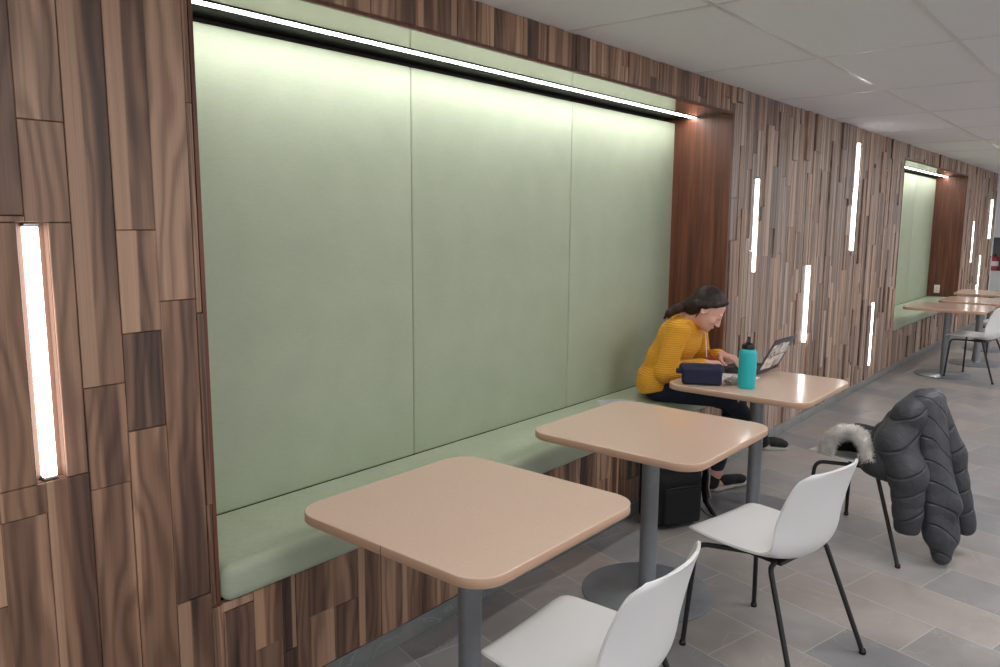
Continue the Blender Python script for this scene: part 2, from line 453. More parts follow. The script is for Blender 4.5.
# ---------------------------------------------------------------- signed-distance modelling (organic shapes)
class Field:
    def __init__(s, lo, hi, h):
        s.lo = np.array(lo, float); s.h = h
        s.n = np.maximum(2, np.ceil((np.array(hi, float) - s.lo) / h).astype(int) + 1)
        s.d = np.full(s.n, 1.0, np.float32)
        s.ax = [s.lo[i] + np.arange(s.n[i]) * h for i in range(3)]
    def win(s, lo, hi, pad):
        a = np.clip(np.floor((np.array(lo) - pad - s.lo) / s.h).astype(int), 0, s.n)
        b = np.clip(np.ceil((np.array(hi) + pad - s.lo) / s.h).astype(int) + 1, 0, s.n)
        sl = tuple(slice(i, j) for i, j in zip(a, b))
        g = np.meshgrid(*[s.ax[i][sl[i]] for i in range(3)], indexing='ij')
        return sl, np.stack(g, -1)
    def comb(s, sl, new, k, op):
        d = s.d[sl]
        if d.size == 0: return
        if op == 'sub':
            new = -new
            h = np.clip(.5 - .5 * (d - new) / k, 0, 1)
            s.d[sl] = d * (1 - h) + new * h + k * h * (1 - h)
        else:
            h = np.clip(.5 + .5 * (d - new) / k, 0, 1)
            s.d[sl] = d * (1 - h) + new * h - k * h * (1 - h)
    def cone(s, a, b, ra, rb, k=.02, op='add', puff=0, npuff=0):
        a, b = np.array(a, float), np.array(b, float)
        R = max(ra, rb) + puff
        sl, P = s.win(np.minimum(a, b) - R, np.maximum(a, b) + R, k + .03)
        ab = b - a
        t = np.clip(((P - a) @ ab) / max(ab @ ab, 1e-9), 0, 1)
        r = ra + (rb - ra) * t
        if npuff: r = r + puff * (np.abs(np.sin(PI * npuff * t)) ** .5 - 1)
        d = np.linalg.norm(P - (a + t[..., None] * ab), axis=-1) - r
        s.comb(sl, d, k, op); return s
    def ell(s, c, r, k=.02, R=None, op='add'):
        c, r = np.array(c, float), np.array(r, float)
        m = r.max()
        sl, P = s.win(c - m, c + m, k + .03)
        q = P - c
        if R is not None: q = q @ np.array(R)
        k0 = np.linalg.norm(q / r, axis=-1); k1 = np.linalg.norm(q / (r * r), axis=-1) + 1e-9
        s.comb(sl, k0 * (k0 - 1) / k1, k, op); return s
    def box(s, c, hf, rad=.01, k=.01, R=None, op='add'):
        c, hf = np.array(c, float), np.array(hf, float)
        m = np.linalg.norm(hf)
        sl, P = s.win(c - m, c + m, k + .03)
        q = P - c
        if R is not None: q = q @ np.array(R)
        q = np.abs(q) - (hf - rad)
        d = np.linalg.norm(np.maximum(q, 0), axis=-1) + np.minimum(q.max(-1), 0) - rad
        s.comb(sl, d, k, op); return s
    def cut(s, planes, k=.006):
        """remove the region where every n.(p-p0) > 0"""
        sl, P = s.win(s.lo, s.lo + s.n * s.h, 0)
        d = None
        for p0, n in planes:
            n = np.array(n, float); n /= np.linalg.norm(n)
            e = -((P - np.array(p0)) @ n)
            d = e if d is None else np.maximum(d, e)
        s.comb(sl, d, k, 'sub'); return s
    def mesh(s):
        d = s.d.copy()
        for ax in range(3):                      # close at the border
            i = [slice(None)] * 3
            i[ax] = 0; d[tuple(i)] = np.maximum(d[tuple(i)], 1e-3)
            i[ax] = -1; d[tuple(i)] = np.maximum(d[tuple(i)], 1e-3)
        ins = d < 0
        nx, ny, nz = d.shape
        cnt = np.zeros((nx - 1, ny - 1, nz - 1), np.int8)
        cor = [(i, j, k) for i in (0, 1) for j in (0, 1) for k in (0, 1)]
        for i, j, k in cor: cnt += ins[i:nx - 1 + i, j:ny - 1 + j, k:nz - 1 + k]
        act = (cnt > 0) & (cnt < 8)
        I = np.argwhere(act)
        acc = np.zeros((len(I), 3)); w = np.zeros(len(I))
        for a in range(8):
            for b in range(a + 1, 8):
                ca, cb = np.array(cor[a]), np.array(cor[b])
                if abs(ca - cb).sum() != 1: continue
                da = d[tuple((I + ca).T)]; db = d[tuple((I + cb).T)]
                m = (da < 0) != (db < 0)
                t = np.where(m, da / np.where(m, da - db, 1), 0)
                acc += np.where(m[:, None], ca + (cb - ca) * t[:, None], 0); w += m
        vid = np.full(act.shape, -1, np.int64); vid[act] = np.arange(len(I))
        verts = s.lo + (I + acc / w[:, None]) * s.h
        F = []
        for ax in range(3):
            o1, o2 = (ax + 1) % 3, (ax + 2) % 3
            sh = [slice(None)] * 3; sh2 = [slice(None)] * 3
            sh[ax] = slice(0, -1); sh2[ax] = slice(1, None)
            A, B = ins[tuple(sh)], ins[tuple(sh2)]
            E = np.argwhere(A != B)
            ok = (E[:, o1] > 0) & (E[:, o2] > 0) & (E[:, o1] < d.shape[o1] - 1) & (E[:, o2] < d.shape[o2] - 1)
            E = E[ok]
            fl = A[tuple(E.T)]
            def at(d1, d2):
                q = E.copy(); q[:, o1] -= d1; q[:, o2] -= d2
                return vid[tuple(q.T)]
            q = np.stack([at(1, 1), at(0, 1), at(0, 0), at(1, 0)], -1)
            F.append(np.where(fl[:, None], q, q[:, ::-1]))
        return verts, np.concatenate(F)
    def obj(s, name, mat, parent=None, off=(0, 0, 0)):
        v, f = s.mesh()
        return from_np(name, v, f, mat, parent, off)

# ================================================================= THE ROOM
X1, X2 = .592, 4.133           # first niche
N1, N2 = 8.493, 12.072         # second niche
XE = 14.75                     # end of the panelled wall
ZC, ZS, ZB, D = 2.431, 2.268, .452, .387
XW0 = -2.6
BARS = [(.157, .950, 1.597), (4.554, 1.265, 1.905), (6.786, 1.354, 2.312), (5.671, .655, 1.287), (7.619, .198, .846),
        (12.814, 1.028, 1.657), (14.365, 1.362, 2.010), (13.630, .573, 1.136)]
BARS = [(x, a + .013, b - .013) for x, a, b in BARS]
SLOT = [(x - .035, z0 - .010, x + .035, z1 + .010) for x, z0, z1 in BARS]
HOLES = [(X1 - .012, ZB, X2 + .012, ZS + .012), (N1 - .012, ZB, N2 + .012, ZS + .012)] + SLOT

def subtract(rects, h):
    out = []
    for a, b, c, d in rects:
        x0, z0, x1, z1 = h
        if x1 <= a or x0 >= c or z1 <= b or z0 >= d:
            out.append((a, b, c, d)); continue
        if b < z0: out.append((a, b, c, z0)); b = z0
        if d > z1: out.append((a, z1, c, d)); d = z1
        if a < x0: out.append((a, b, x0, d))
        if c > x1: out.append((x1, b, c, d))
    return [r for r in out if r[2] - r[0] > .003 and r[3] - r[1] > .003]

ZBASE = .078
# the planks by the first lit bar, column by column: (x0, x1, [(z0, z1, tone, sapwood width)])
LEFT = [
    (.035, .14, [(ZBASE, .876, .62, .0), (.876, 1.61, .42, .1), (1.61, ZC, .62, .0)]),
    (.14, .245, [(ZBASE, .953, .42, .2), (.953, 1.835, .52, .0), (1.835, ZC, .9, .0)]),
    (.245, .35, [(ZBASE, .903, .68, .0), (.903, 1.174, .5, .0), (1.174, ZC, .34, .40)]),
    (.35, .456, [(ZBASE, 1.038, .8, .0), (1.038, 1.304, .1, .0), (1.304, 1.575, .66, .45), (1.575, ZC, .5, .4)]),
    (.456, .562, [(ZBASE, .502, .1, .35), (.502, 1.382, .38, .0), (1.382, ZC, .84, .0)]),
    (.562, .598, [(ZBASE, .45, .7, .0), (.45, .773, .55, .0), (.773, 1.341, .3, .0), (1.341, 1.919, .7, .0), (1.919, ZC, .5, .0)]),
]
def plank_wall():
    cols = []
    x = .035
    while x > XW0:
        cols.append((x - .105, x, None)); x -= .105
    cols += LEFT
    x = .598
    below = False
    while x < XE - .02:
        w = .105 if random.random() < (.55 if x < 4.1 else .42) else random.choice((.052, .068, .052, .08))
        if x + w > XE - .03: w = XE - x
        cols.append((x, x + w, None)); x += w
    verts, faces, uvs, cols_at, mi = [], [], [], [], []
    def quad(p, uv, c, m=0):
        i = len(verts); verts.extend(p); faces.append((i, i + 1, i + 2, i + 3)); uvs.extend(uv); cols_at.extend([c] * 4); mi.append(m)
    for x0, x1, spec in cols:
        if spec is None:
            zs = [ZBASE]
            z = ZBASE - random.random() * .5
            while z < ZC:
                z += random.choice((.28, .45, .6, .75, .95)) * random.uniform(.85, 1.15)
                if z > ZBASE + .1 and z < ZC - .06: zs.append(z)
            zs.append(ZC)
            spec = []
            for a, b in zip(zs, zs[1:]):
                tone = min(1, max(0, random.gauss(.5, .27)))
                sap = 0 if random.random() < .5 else random.uniform(.12, .5)
                spec.append((a, b, tone, sap))
        for z0, z1, tone, sap in spec:
            if x0 > 4.1: tone = min(1, .42 + tone * .72)  # paler beyond the large niche: sheen of the lights put into the wood tone
            seed = random.random(); flip = random.random() < (.5 if x0 > .6 or x0 < 0 else 0)
            y = -random.choice((0, .003, .006)) if x0 < 4.1 else -random.choice((0, .0, .005, .011, .016))
            if x0 > 4.1 and y < -.01: pass
            grey = random.uniform(.08, .38) if x0 > 4.1 else random.uniform(0, .06)  # random grey per plank, stronger beyond the niche as part of the painted sheen
            rects = [(x0, z0, x1, z1)]
            for h in HOLES: rects = subtract(rects, h)
            g = .0008
            for a, b, c, d in rects:
                a, b, c, d = a + g, b + g, c - g, d - g
                e = .0016
                def U(x, z):
                    u = (x - x0) / (x1 - x0)
                    if flip: u = 1 - u
                    return (u, z + seed * 5)
                f = [(a + e, y, b + e), (c - e, y, b + e), (c - e, y, d - e), (a + e, y, d - e)]
                k = [(a, y + e, b), (c, y + e, b), (c, y + e, d), (a, y + e, d)]
                bk = [(a, .02, b), (c, .02, b), (c, .02, d), (a, .02, d)]
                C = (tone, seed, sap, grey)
                uvf = [U(q[0], q[2]) for q in f]; uvk = [U(q[0], q[2]) for q in k]
                quad(f, uvf, C)
                for i in range(4):
                    j = (i + 1) % 4
                    quad([k[i], k[j], f[j], f[i]], [uvk[i], uvk[j], uvf[j], uvf[i]], C)
                    quad([bk[i], bk[j], k[j], k[i]], [uvk[i], uvk[j], uvk[j], uvk[i]], C)
    # backing board behind the joints
    rects = [(XW0, ZBASE, XE, ZC)]
    for h in HOLES: rects = subtract(rects, h)
    for a, b, c, d in rects:
        quad([(a, .0195, b), (c, .0195, b), (c, .0195, d), (a, .0195, d)], [(0, 0)] * 4, (0, 0, 0, 1), 1)
        quad([(a, .045, b), (a, .045, d), (c, .045, d), (c, .045, b)], [(0, 0)] * 4, (0, 0, 0, 1), 1)
    me = bpy.data.meshes.new('wall_left')
    me.from_pydata(verts, [], faces); me.update()
    ul = me.uv_layers.new(name='grain'); ul.data.foreach_set('uv', np.array(uvs, np.float32).ravel())
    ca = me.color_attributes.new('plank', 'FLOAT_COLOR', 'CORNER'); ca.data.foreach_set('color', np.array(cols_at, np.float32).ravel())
    me.polygons.foreach_set('material_index', mi)
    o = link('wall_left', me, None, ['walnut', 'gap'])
    tag(o, kind='structure')
plank_wall()

def sbox(name, lo, hi, mat, bev=0.0, kind='structure'):
    bm = bmesh.new()
    c = [(a + b) / 2 for a, b in zip(lo, hi)]; h = [(b - a) / 2 for a, b in zip(lo, hi)]
    box(bm, c, h, bev)
    o = from_bm(name, bm, mat)
    return tag(o, kind=kind) if kind else o

# floor, ceiling, skirting
bm = bmesh.new(); box(bm, (10, -3.0, -.05), (16, 6.6, .05))
tag(from_bm('floor', bm, 'floor'), kind='structure')
sbox('baseboard_left', (XW0, -.004, .0), (XE, .045, ZBASE - .003), 'stone', .0015)
sbox('trim_1', (XW0, -.007, ZBASE - .003), (XE, .02, ZBASE + .0015), 'alu')

def ceiling():
    bm = bmesh.new()
    xs = [2.36 + 1.235 * k for k in range(-5, 18)]
    ys = [2.98] + [-.682 - .61 * k for k in range(0, 9)]
    def face(a, b, c, d, z, m):
        f = bm.faces.new([bm.verts.new((x, y, z)) for x, y in ((a, b), (a, d), (c, d), (c, b))]); f.material_index = m
    x0, x1, y0, y1 = xs[0], xs[-1], ys[-1], ys[0]
    face(x0, y0, x1, y1, ZC, 0)
    # upper skin so the slab is closed to light
    f = bm.faces.new([bm.verts.new((x, y, ZC + .12)) for x, y in ((x0, y0), (x1, y0), (x1, y1), (x0, y1))])
    w = .011
    for x in xs:
        c = (x, (y0 + y1) / 2, ZC - .001); vs = box(bm, c, (w, (y1 - y0) / 2, .0012))
        for v in vs:
            for fc in v.link_faces: fc.material_index = 1
    for y in ys:
        c = ((x0 + x1) / 2, y, ZC - .0011); vs = box(bm, c, ((x1 - x0) / 2, w, .0016))
        for v in vs:
            for fc in v.link_faces: fc.material_index = 1
    me = bpy.data.meshes.new('ceiling'); bm.to_mesh(me); bm.free()
    tag(link('ceiling', me, None, ['ceil', 'tbar']), kind='structure')
ceiling()

# niches: jambs, soffit, back, seat board
def niche(xa, xb, t):
    sbox('trim_%d' % t, (xa - .012, -.003, ZB), (xa, D + .06, ZS + .012), 'veneer')
    sbox('trim_%d' % (t + 1), (xb, -.003, ZB), (xb + .012, D + .06, ZS + .012), 'veneer')
    sbox('trim_%d' % (t + 2), (xa, -.003, ZS), (xb, .012, ZS + .012), 'veneer')
    sbox('trim_%d' % (t + 3), (xa, .012, ZS), (xb, D + .06, ZS + .012), 'soffit')
    sbox('trim_%d' % (t + 4), (xa, .287, ZS - .003), (xb, D + .05, ZS), 'blackmatte')
    sbox('trim_%d' % (t + 5), (xa - .012, .046, ZB - .02), (xb + .012, D + .06, ZB), 'gap')
    sbox('wall_niche_back' if t < 5 else 'wall_niche_back_far', (xa - .012, D + .055, ZB), (xb + .012, D + .075, ZS + .012), 'gap')
niche(X1, X2, 3); niche(N1, N2, 9)

# rest of the corridor
sbox('wall_return', (XE, -.016, 0), (XE + .06, 2.6, ZC), 'wall')
bm = bmesh.new()
for lo, hi in (((19, -4.4, 0), (19.1, .2, ZC)), ((19, .9, 0), (19.1, 3.0, ZC)), ((19, .2, 0), (19.1, .9, .62)), ((19, .2, 1.33), (19.1, .9, ZC))):
    box(bm, [(a + b) / 2 for a, b in zip(lo, hi)], [(b - a) / 2 for a, b in zip(lo, hi)])
tag(from_bm('wall_far', bm, 'wall'), kind='structure')
bm = bmesh.new()
for lo, hi in (((19.3, .15, .57), (19.34, .95, 1.38)), ((19.1, .15, .57), (19.3, .95, .62)), ((19.1, .15, 1.33), (19.3, .95, 1.38)), ((19.1, .15, .62), (19.3, .2, 1.33)), ((19.1, .9, .62), (19.3, .95, 1.33))):
    box(bm, [(a + b) / 2 for a, b in zip(lo, hi)], [(b - a) / 2 for a, b in zip(lo, hi)])
tag(from_bm('trim_16', bm, 'darkpaint'), kind='structure')

# ceiling panels added out of view to light the corridor
def fill_panel(x, y, label):
    t = empty('fill_ceiling_light', (x, y, ZC), label=label, cat='ceiling light', group='added panel lights out of view in the corridor ceiling')
    bm = bmesh.new()
    for c, h in (((0, .285, -.008), (.6, .02, .008)), ((0, -.285, -.008), (.6, .02, .008)), ((.58, 0, -.008), (.02, .265, .008)), ((-.58, 0, -.008), (.02, .265, .008))):
        box(bm, c, h, .002)
    from_bm('frame', bm, 'tbar', t)
    bm = bmesh.new(); box(bm, (0, 0, -.006), (.56, .265, .004))
    from_bm('diffuser', bm, 'fill_panel', t)
for i, (x, y) in enumerate([(.5075, -2.207), (2.9775, -2.207), (5.4475, -2.207), (7.9175, -2.207), (10.3875, -2.207), (12.8575, -2.207), (15.3275, -2.207)]):
    fill_panel(x, y, 'flat white panel light added out of view in the corridor ceiling')

# ================================================================= LIGHTS ON THE WALL
def bar_light(x, z0, z1, label, front):
    t = empty('wall_light', (x, 0, z0), label=label, cat='wall light', group='vertical light bars set into the wood wall')
    h = z1 - z0
    bm = bmesh.new()      # walnut-dark recess box
    box(bm, (0, .034, h / 2), (.041, .003, h / 2 + .014))
    for s in (-1, 1): box(bm, (s * .038, .022, h / 2), (.003, .014, h / 2 + .014))
    for z in (-.0125, h + .0125): box(bm, (0, .022, z), (.041, .014, .0025))
    from_bm('recess_box', bm, 'recess', t)
    bm = bmesh.new()
    box(bm, (0, (front + .03) / 2, h / 2), (.0155, (.03 - front) / 2, h / 2), .003)
    from_bm('diffuser', bm, 'led', t)
    for z in (-.004, h + .004):
        bm = bmesh.new(); box(bm, (0, (front + .03) / 2 + .0005, z), (.0165, (.03 - front) / 2, .0035), .001)
        from_bm('end_cap', bm, 'alu', t)
LB = ['vertical light bar on the wood wall left of the large green niche',
      'vertical light bar just right of the large niche, above the student and laptop',
      'tallest and highest vertical light bar, reaching almost to the ceiling between the two niches',
      'vertical light bar whose lower end sits just above the open laptop',
      'lowest vertical light bar, just left of the far green niche near the skirting',
      'short vertical light bar just right of the far niche opening',
      'last vertical light bar at the far end of the wood wall',
      'low vertical light bar beyond the far niche, dropping behind the far table tops']
for (x, z0, z1), lb in zip(BARS, LB): bar_light(x, z0, z1, lb, .006 if x < 1 else -.019)

def strip_light(xa, xb, label):
    t = empty('strip_light', (xa, .262, ZS), label=label, cat='strip light', group='linear strip lights under the niche tops')
    w = xb - xa
    bm = bmesh.new()
    for y in (-.0225, .0225): box(bm, (w / 2, y, -.0015), (w / 2 - .002, .0015, .0025), .0006, 1)
    from_bm('channel_rim', bm, 'blackmatte', t)
    bm = bmesh.new(); box(bm, (w / 2, 0, -.0015), (w / 2 - .004, .0205, .003), .002)
    from_bm('diffuser', bm, 'strip', t)
strip_light(X1, X2, 'long bright strip light under the top of the large green niche')
strip_light(N1, N2, 'short-looking bright strip light under the top of the far green niche')

# ================================================================= UPHOLSTERY
def upholstery(xa, xb, seams, lab, grp):
    es = [xa] + seams + [xb]
    for i, (a, b) in enumerate(zip(es, es[1:])):
        bm = bmesh.new()
        box(bm, ((b - a) / 2, 0, .8365), ((b - a) / 2 - .0012, .026, .8365), .009, 3)
        o = from_bm('back_panel', bm, 'fabric', None, 60)
        o.location = (a, D + .026, .5665)
        tag(o, lab[i], 'upholstered panel', grp)
    bm = bmesh.new()
    box(bm, ((xb - xa) / 2, .01, .06), ((xb - xa) / 2 - .002, (D + .054) / 2 - .002, .058), .034, 5)
    o = from_bm('seat_cushion', bm, 'fabric', None, 60)
    o.location = (xa, (D - .034) / 2, ZB + .0005)
    tag(o, lab[-1], 'bench cushion', 'sage green bench cushions')
upholstery(X1, X2, [1.778, 2.9635],
           ['sage green upholstered back panel at the left end of the large niche', 'middle sage green upholstered back panel of the large niche, between the two seams',
            'sage green upholstered back panel behind the seated student', 'long sage green bench cushion the student sits on'], 'sage green back panels in the large niche')
upholstery(N1, N2, [9.686, 10.879],
           ['sage green upholstered panel at the near end of the far niche', 'middle sage green upholstered panel of the far niche', 'sage green upholstered panel beside the power outlet in the far niche',
            'sage green bench cushion in the far niche behind the far tables'], 'sage green back panels in the far niche')

# outlet on the far niche jamb
t = empty('power_outlet', (N2 - .0005, .262, .678), label='small ivory power outlet on the brown side of the far niche', cat='power outlet')
bm = bmesh.new(); box(bm, (-.003, 0, 0), (.003, .036, .058), .002); from_bm('cover_plate', bm, 'outlet', t)
for z in (-.022, .022):
    bm = bmesh.new(); box(bm, (-.0065, 0, z), (.001, .017, .014), .0008); s_ = from_bm('socket', bm, 'outlet', t)
    bm = bmesh.new()
    for y in (-.006, .006): box(bm, (-.0078, y, z + .002), (.0006, .0014, .005))
    box(bm, (-.0078, 0, z - .008), (.0006, .002, .002))
    from_bm('slot', bm, 'black', s_)

# fire extinguisher in the recess of the far wall
t = empty('fire_extinguisher', (19.13, .495, .62), label='red fire extinguisher in the dark recess at the far end of the corridor', cat='fire extinguisher')
bm = bmesh.new(); lathe(bm, [(.05, 0), (.07, .01), (.07, .26), (.055, .30), (.02, .32)], 20); from_bm('cylinder', bm, 'extred', t)
bm = bmesh.new(); lathe(bm, [(.018, .31), (.018, .345), (.01, .35)], 12); box(bm, (-.02, 0, .355), (.045, .008, .006), .002); from_bm('valve_handle', bm, 'black', t)
bm = bmesh.new(); tube(bm, [(0, .015, .335), (0, .085, .31), (0, .092, .2), (0, .079, .09)], .009, 8); from_bm('hose', bm, 'black', t)
bm = bmesh.new(); lathe(bm, [(.0706, .10), (.0706, .20)], 20); from_bm('paper_tag', bm, 'paper', t)

# ================================================================= TABLES
def rounded_rect(hw, hd, r, n=8):
    pts = []
    for cx, cy, a0 in ((hw - r, hd - r, 0), (-hw + r, hd - r, PI / 2), (-hw + r, -hd + r, PI), (hw - r, -hd + r, 1.5 * PI)):
        for i in range(n + 1):
            a = a0 + PI / 2 * i / n
            pts.append((cx + r * math.cos(a), cy + r * math.sin(a)))
    return pts

def slab(bm, pts, prof):
    """prof: list of (inset, z)"""
    rings = []
    n = len(pts)
    for ins, z in prof:
        ring = []
        for i, (x, y) in enumerate(pts):
            a = V(pts[i - 1]) - V(pts[(i + 1) % n])
            nrm = V((-a.y, a.x)).normalized()
            ring.append(bm.verts.new((x - nrm.x * ins, y - nrm.y * ins, z)))
        rings.append(ring)
    for A, B in zip(rings, rings[1:]):
        for k in range(n): bm.faces.new((A[k], A[(k + 1) % n], B[(k + 1) % n], B[k]))
    bm.faces.new(rings[0][::-1]); bm.faces.new(rings[-1])

def make_table():
    t = empty('cafe_table', (0, 0, 0))
    P = rounded_rect(.3815, .3815, .095, 9)
    bm = bmesh.new(); slab(bm, P, [(.004, .709), (.0, .7125), (0, .7375), (.0012, .7395), (.0035, .74)])
    top = from_bm('tabletop', bm, ['lam', 'edge'], t, 50)
    for p in top.data.polygons:
        if abs(p.normal.z) < .4: p.material_index = 1
        if abs(p.normal.z) > .99: p.use_smooth = False
    bm = bmesh.new(); lathe(bm, [(.037, .009), (.037, .7)], 32); from_bm('pole', bm, 'steel', t)
    bm = bmesh.new(); lathe(bm, [(.278, 0), (.282, .003), (.282, .007), (.276, .0105), (.06, .013), (.044, .02), (.04, .03), (.037, .031)], 64); from_bm('base_plate', bm, 'steelbase', t)
    bm = bmesh.new(); box(bm, (0, 0, .7035), (.16, .16, .0052), .002)
    for s in (-1, 1):
        box(bm, (s * .1, 0, .694), (.022, .15, .006), .002)
    from_bm('mounting_plate', bm, 'black', t)
    return t
proto_table = make_table()
TABLES = [(1.137, -.525, 'empty tan square cafe table nearest the camera, top clear of everything'),
          (2.312, -.506, 'empty tan square cafe table in the middle, in front of the backpack'),
          (3.561, -.475, 'tan square cafe table holding the laptop and the teal bottle'),
          (8.79, -.47, 'near one of the tan tables by the far niche, with a white chair pushed up'),
          (9.80, -.62, 'second tan table by the far niche, partly hidden behind the nearer top'),
          (11.09, -.55, 'farthest tan table, by the right end of the far niche')]
for i, (x, y, lb) in enumerate(TABLES):
    o = proto_table if i == 0 else copy_tree(proto_table)
    o.location = (x, y, 0); o.rotation_euler = (0, 0, 0)
    tag(o, lb, 'table', 'tan square pedestal tables along the wood wall')

bm = bmesh.new(); box(bm, (-.3812, -.02, .725), (.0011, .0006, .0128))
from_bm('edge_seam', bm, 'under', [c for c in proto_table.children if c.name.startswith('tabletop')][0])

# ================================================================= CHAIRS
def shell_mesh():
    # centre line of the shell (y, z) with half width, edge lift and edge set-forward
    ctl = [  # s, y, z, halfwidth, lift of the edges, forward shift of the edges
        (0.00, .270, .430, .156, .004, 0), (.04, .259, .442, .194, .004, 0), (.10, .230, .449, .211, .004, 0), (.22, .162, .443, .219, .008, 0),
        (.36, .06, .428, .222, .022, 0), (.46, -.02, .417, .226, .038, .004), (.54, -.085, .414, .228, .050, .014), (.60, -.135, .432, .228, .052, .032),
        (.66, -.166, .478, .226, .040, .052), (.74, -.184, .560, .222, .022, .066), (.84, -.203, .655, .216, .010, .060), (.92, -.220, .725, .206, .002, .050),
        (.97, -.232, .762, .188, -.004, .044), (1.0, -.238, .775, .150, -.004, .040)]
    S = np.array([c[0] for c in ctl]); A = np.array([c[1:] for c in ctl])
    def cr(t):  # Catmull-Rom through the controls
        i = int(np.clip(np.searchsorted(S, t) - 1, 0, len(S) - 2))
        u = (t - S[i]) / (S[i + 1] - S[i])
        p0, p1, p2, p3 = A[max(i - 1, 0)], A[i], A[i + 1], A[min(i + 2, len(S) - 1)]
        m1 = (p2 - p0) / 2 * 1.0; m2 = (p3 - p1) / 2
        return (2 * u ** 3 - 3 * u ** 2 + 1) * p1 + (u ** 3 - 2 * u ** 2 + u) * m1 + (-2 * u ** 3 + 3 * u ** 2) * p2 + (u ** 3 - u ** 2) * m2
    nu, nv = 21, 44
    verts, faces = [], []
    for j in range(nv + 1):
        t = j / nv
        y, z, w, lift, fwd = cr(t)
        for i in range(nu + 1):
            u = -1 + 2 * i / nu
            e = abs(u) ** 2.2
            verts.append((w * u, y + fwd * e, z + lift * e))
    for j in range(nv):
        for i in range(nu):
            a = j * (nu + 1) + i
            faces.append((a, a + 1, a + nu + 2, a + nu + 1))
    # thickness along the normals
    me = bpy.data.meshes.new('tmp'); me.from_pydata(verts, [], faces); me.update()
    bm = bmesh.new(); bm.from_mesh(me); bpy.data.meshes.remove(me)
    bm.normal_update()
    bmesh.ops.solidify(bm, geom=bm.faces[:], thickness=.009)
    bmesh.ops.recalc_face_normals(bm, faces=bm.faces)
    es = [e for e in bm.edges if e.is_manifold and e.calc_face_angle(0) > 1.0]
    bmesh.ops.bevel(bm, geom=es, offset=.003, segments=2, affect='EDGES')
    return bm

def make_chair():
    t = empty('shell_chair', (0, 0, 0))
    from_bm('seat_shell', shell_mesh(), 'plastic', t, 50)
    r = .0095
    for s in (-1, 1):
        fb, ft, fi = V((s * .24, .232, .006)), V((s * .204, .214, .406)), V((s * .10, .03, .404))
        bb, bt, bi = V((s * .24, -.232, .006)), V((s * .186, -.085, .408)), V((s * .09, -.05, .400))
        for foot, top, inner, rad, y in ((fb, ft, fi, .045, .232), (bb, bt, bi, .025, -.232)):
            bm = bmesh.new(); tube(bm, [foot, foot.lerp(top, .5)] + arc_pts(foot, top, inner, rad, 8) + [inner], r)
            g = from_bm('leg', bm, 'black', t)
            bm = bmesh.new(); lathe(bm, [(.012, 0), (.0135, .004), (.0115, .016), (.008, .02)], 14, (s * .24, y, 0)); from_bm('glide', bm, 'glide', g)
    bm = bmesh.new()
    box(bm, (0, -.01, .401), (.115, .075, .007), .004)
    from_bm('seat_bracket', bm, 'black', t)
    return t
proto_chair = make_chair()
CHAIRS = [(1.112, -1.024, 2.6, 'white shell chair nearest the camera, cut off by the bottom of the photo'),
          (2.215, -1.096, -11.0, 'empty white shell chair with black legs at the middle table'),
          (3.57, -1.092, -8.6, 'white shell chair almost covered by the charcoal coat'),
          (8.83, -.78, -12.0, 'white shell chair at the nearer far table'),
          (10.21, -.82, -9.0, 'far white shell chair seen only by its black legs behind the other far chair')]
for i, (x, y, r, lb) in enumerate(CHAIRS):
    o = proto_chair if i == 0 else copy_tree(proto_chair)
    o.location = (x, y, 0); o.rotation_euler = (0, 0, math.radians(r))
    tag(o, lb, 'chair', 'white shell chairs at the tables')

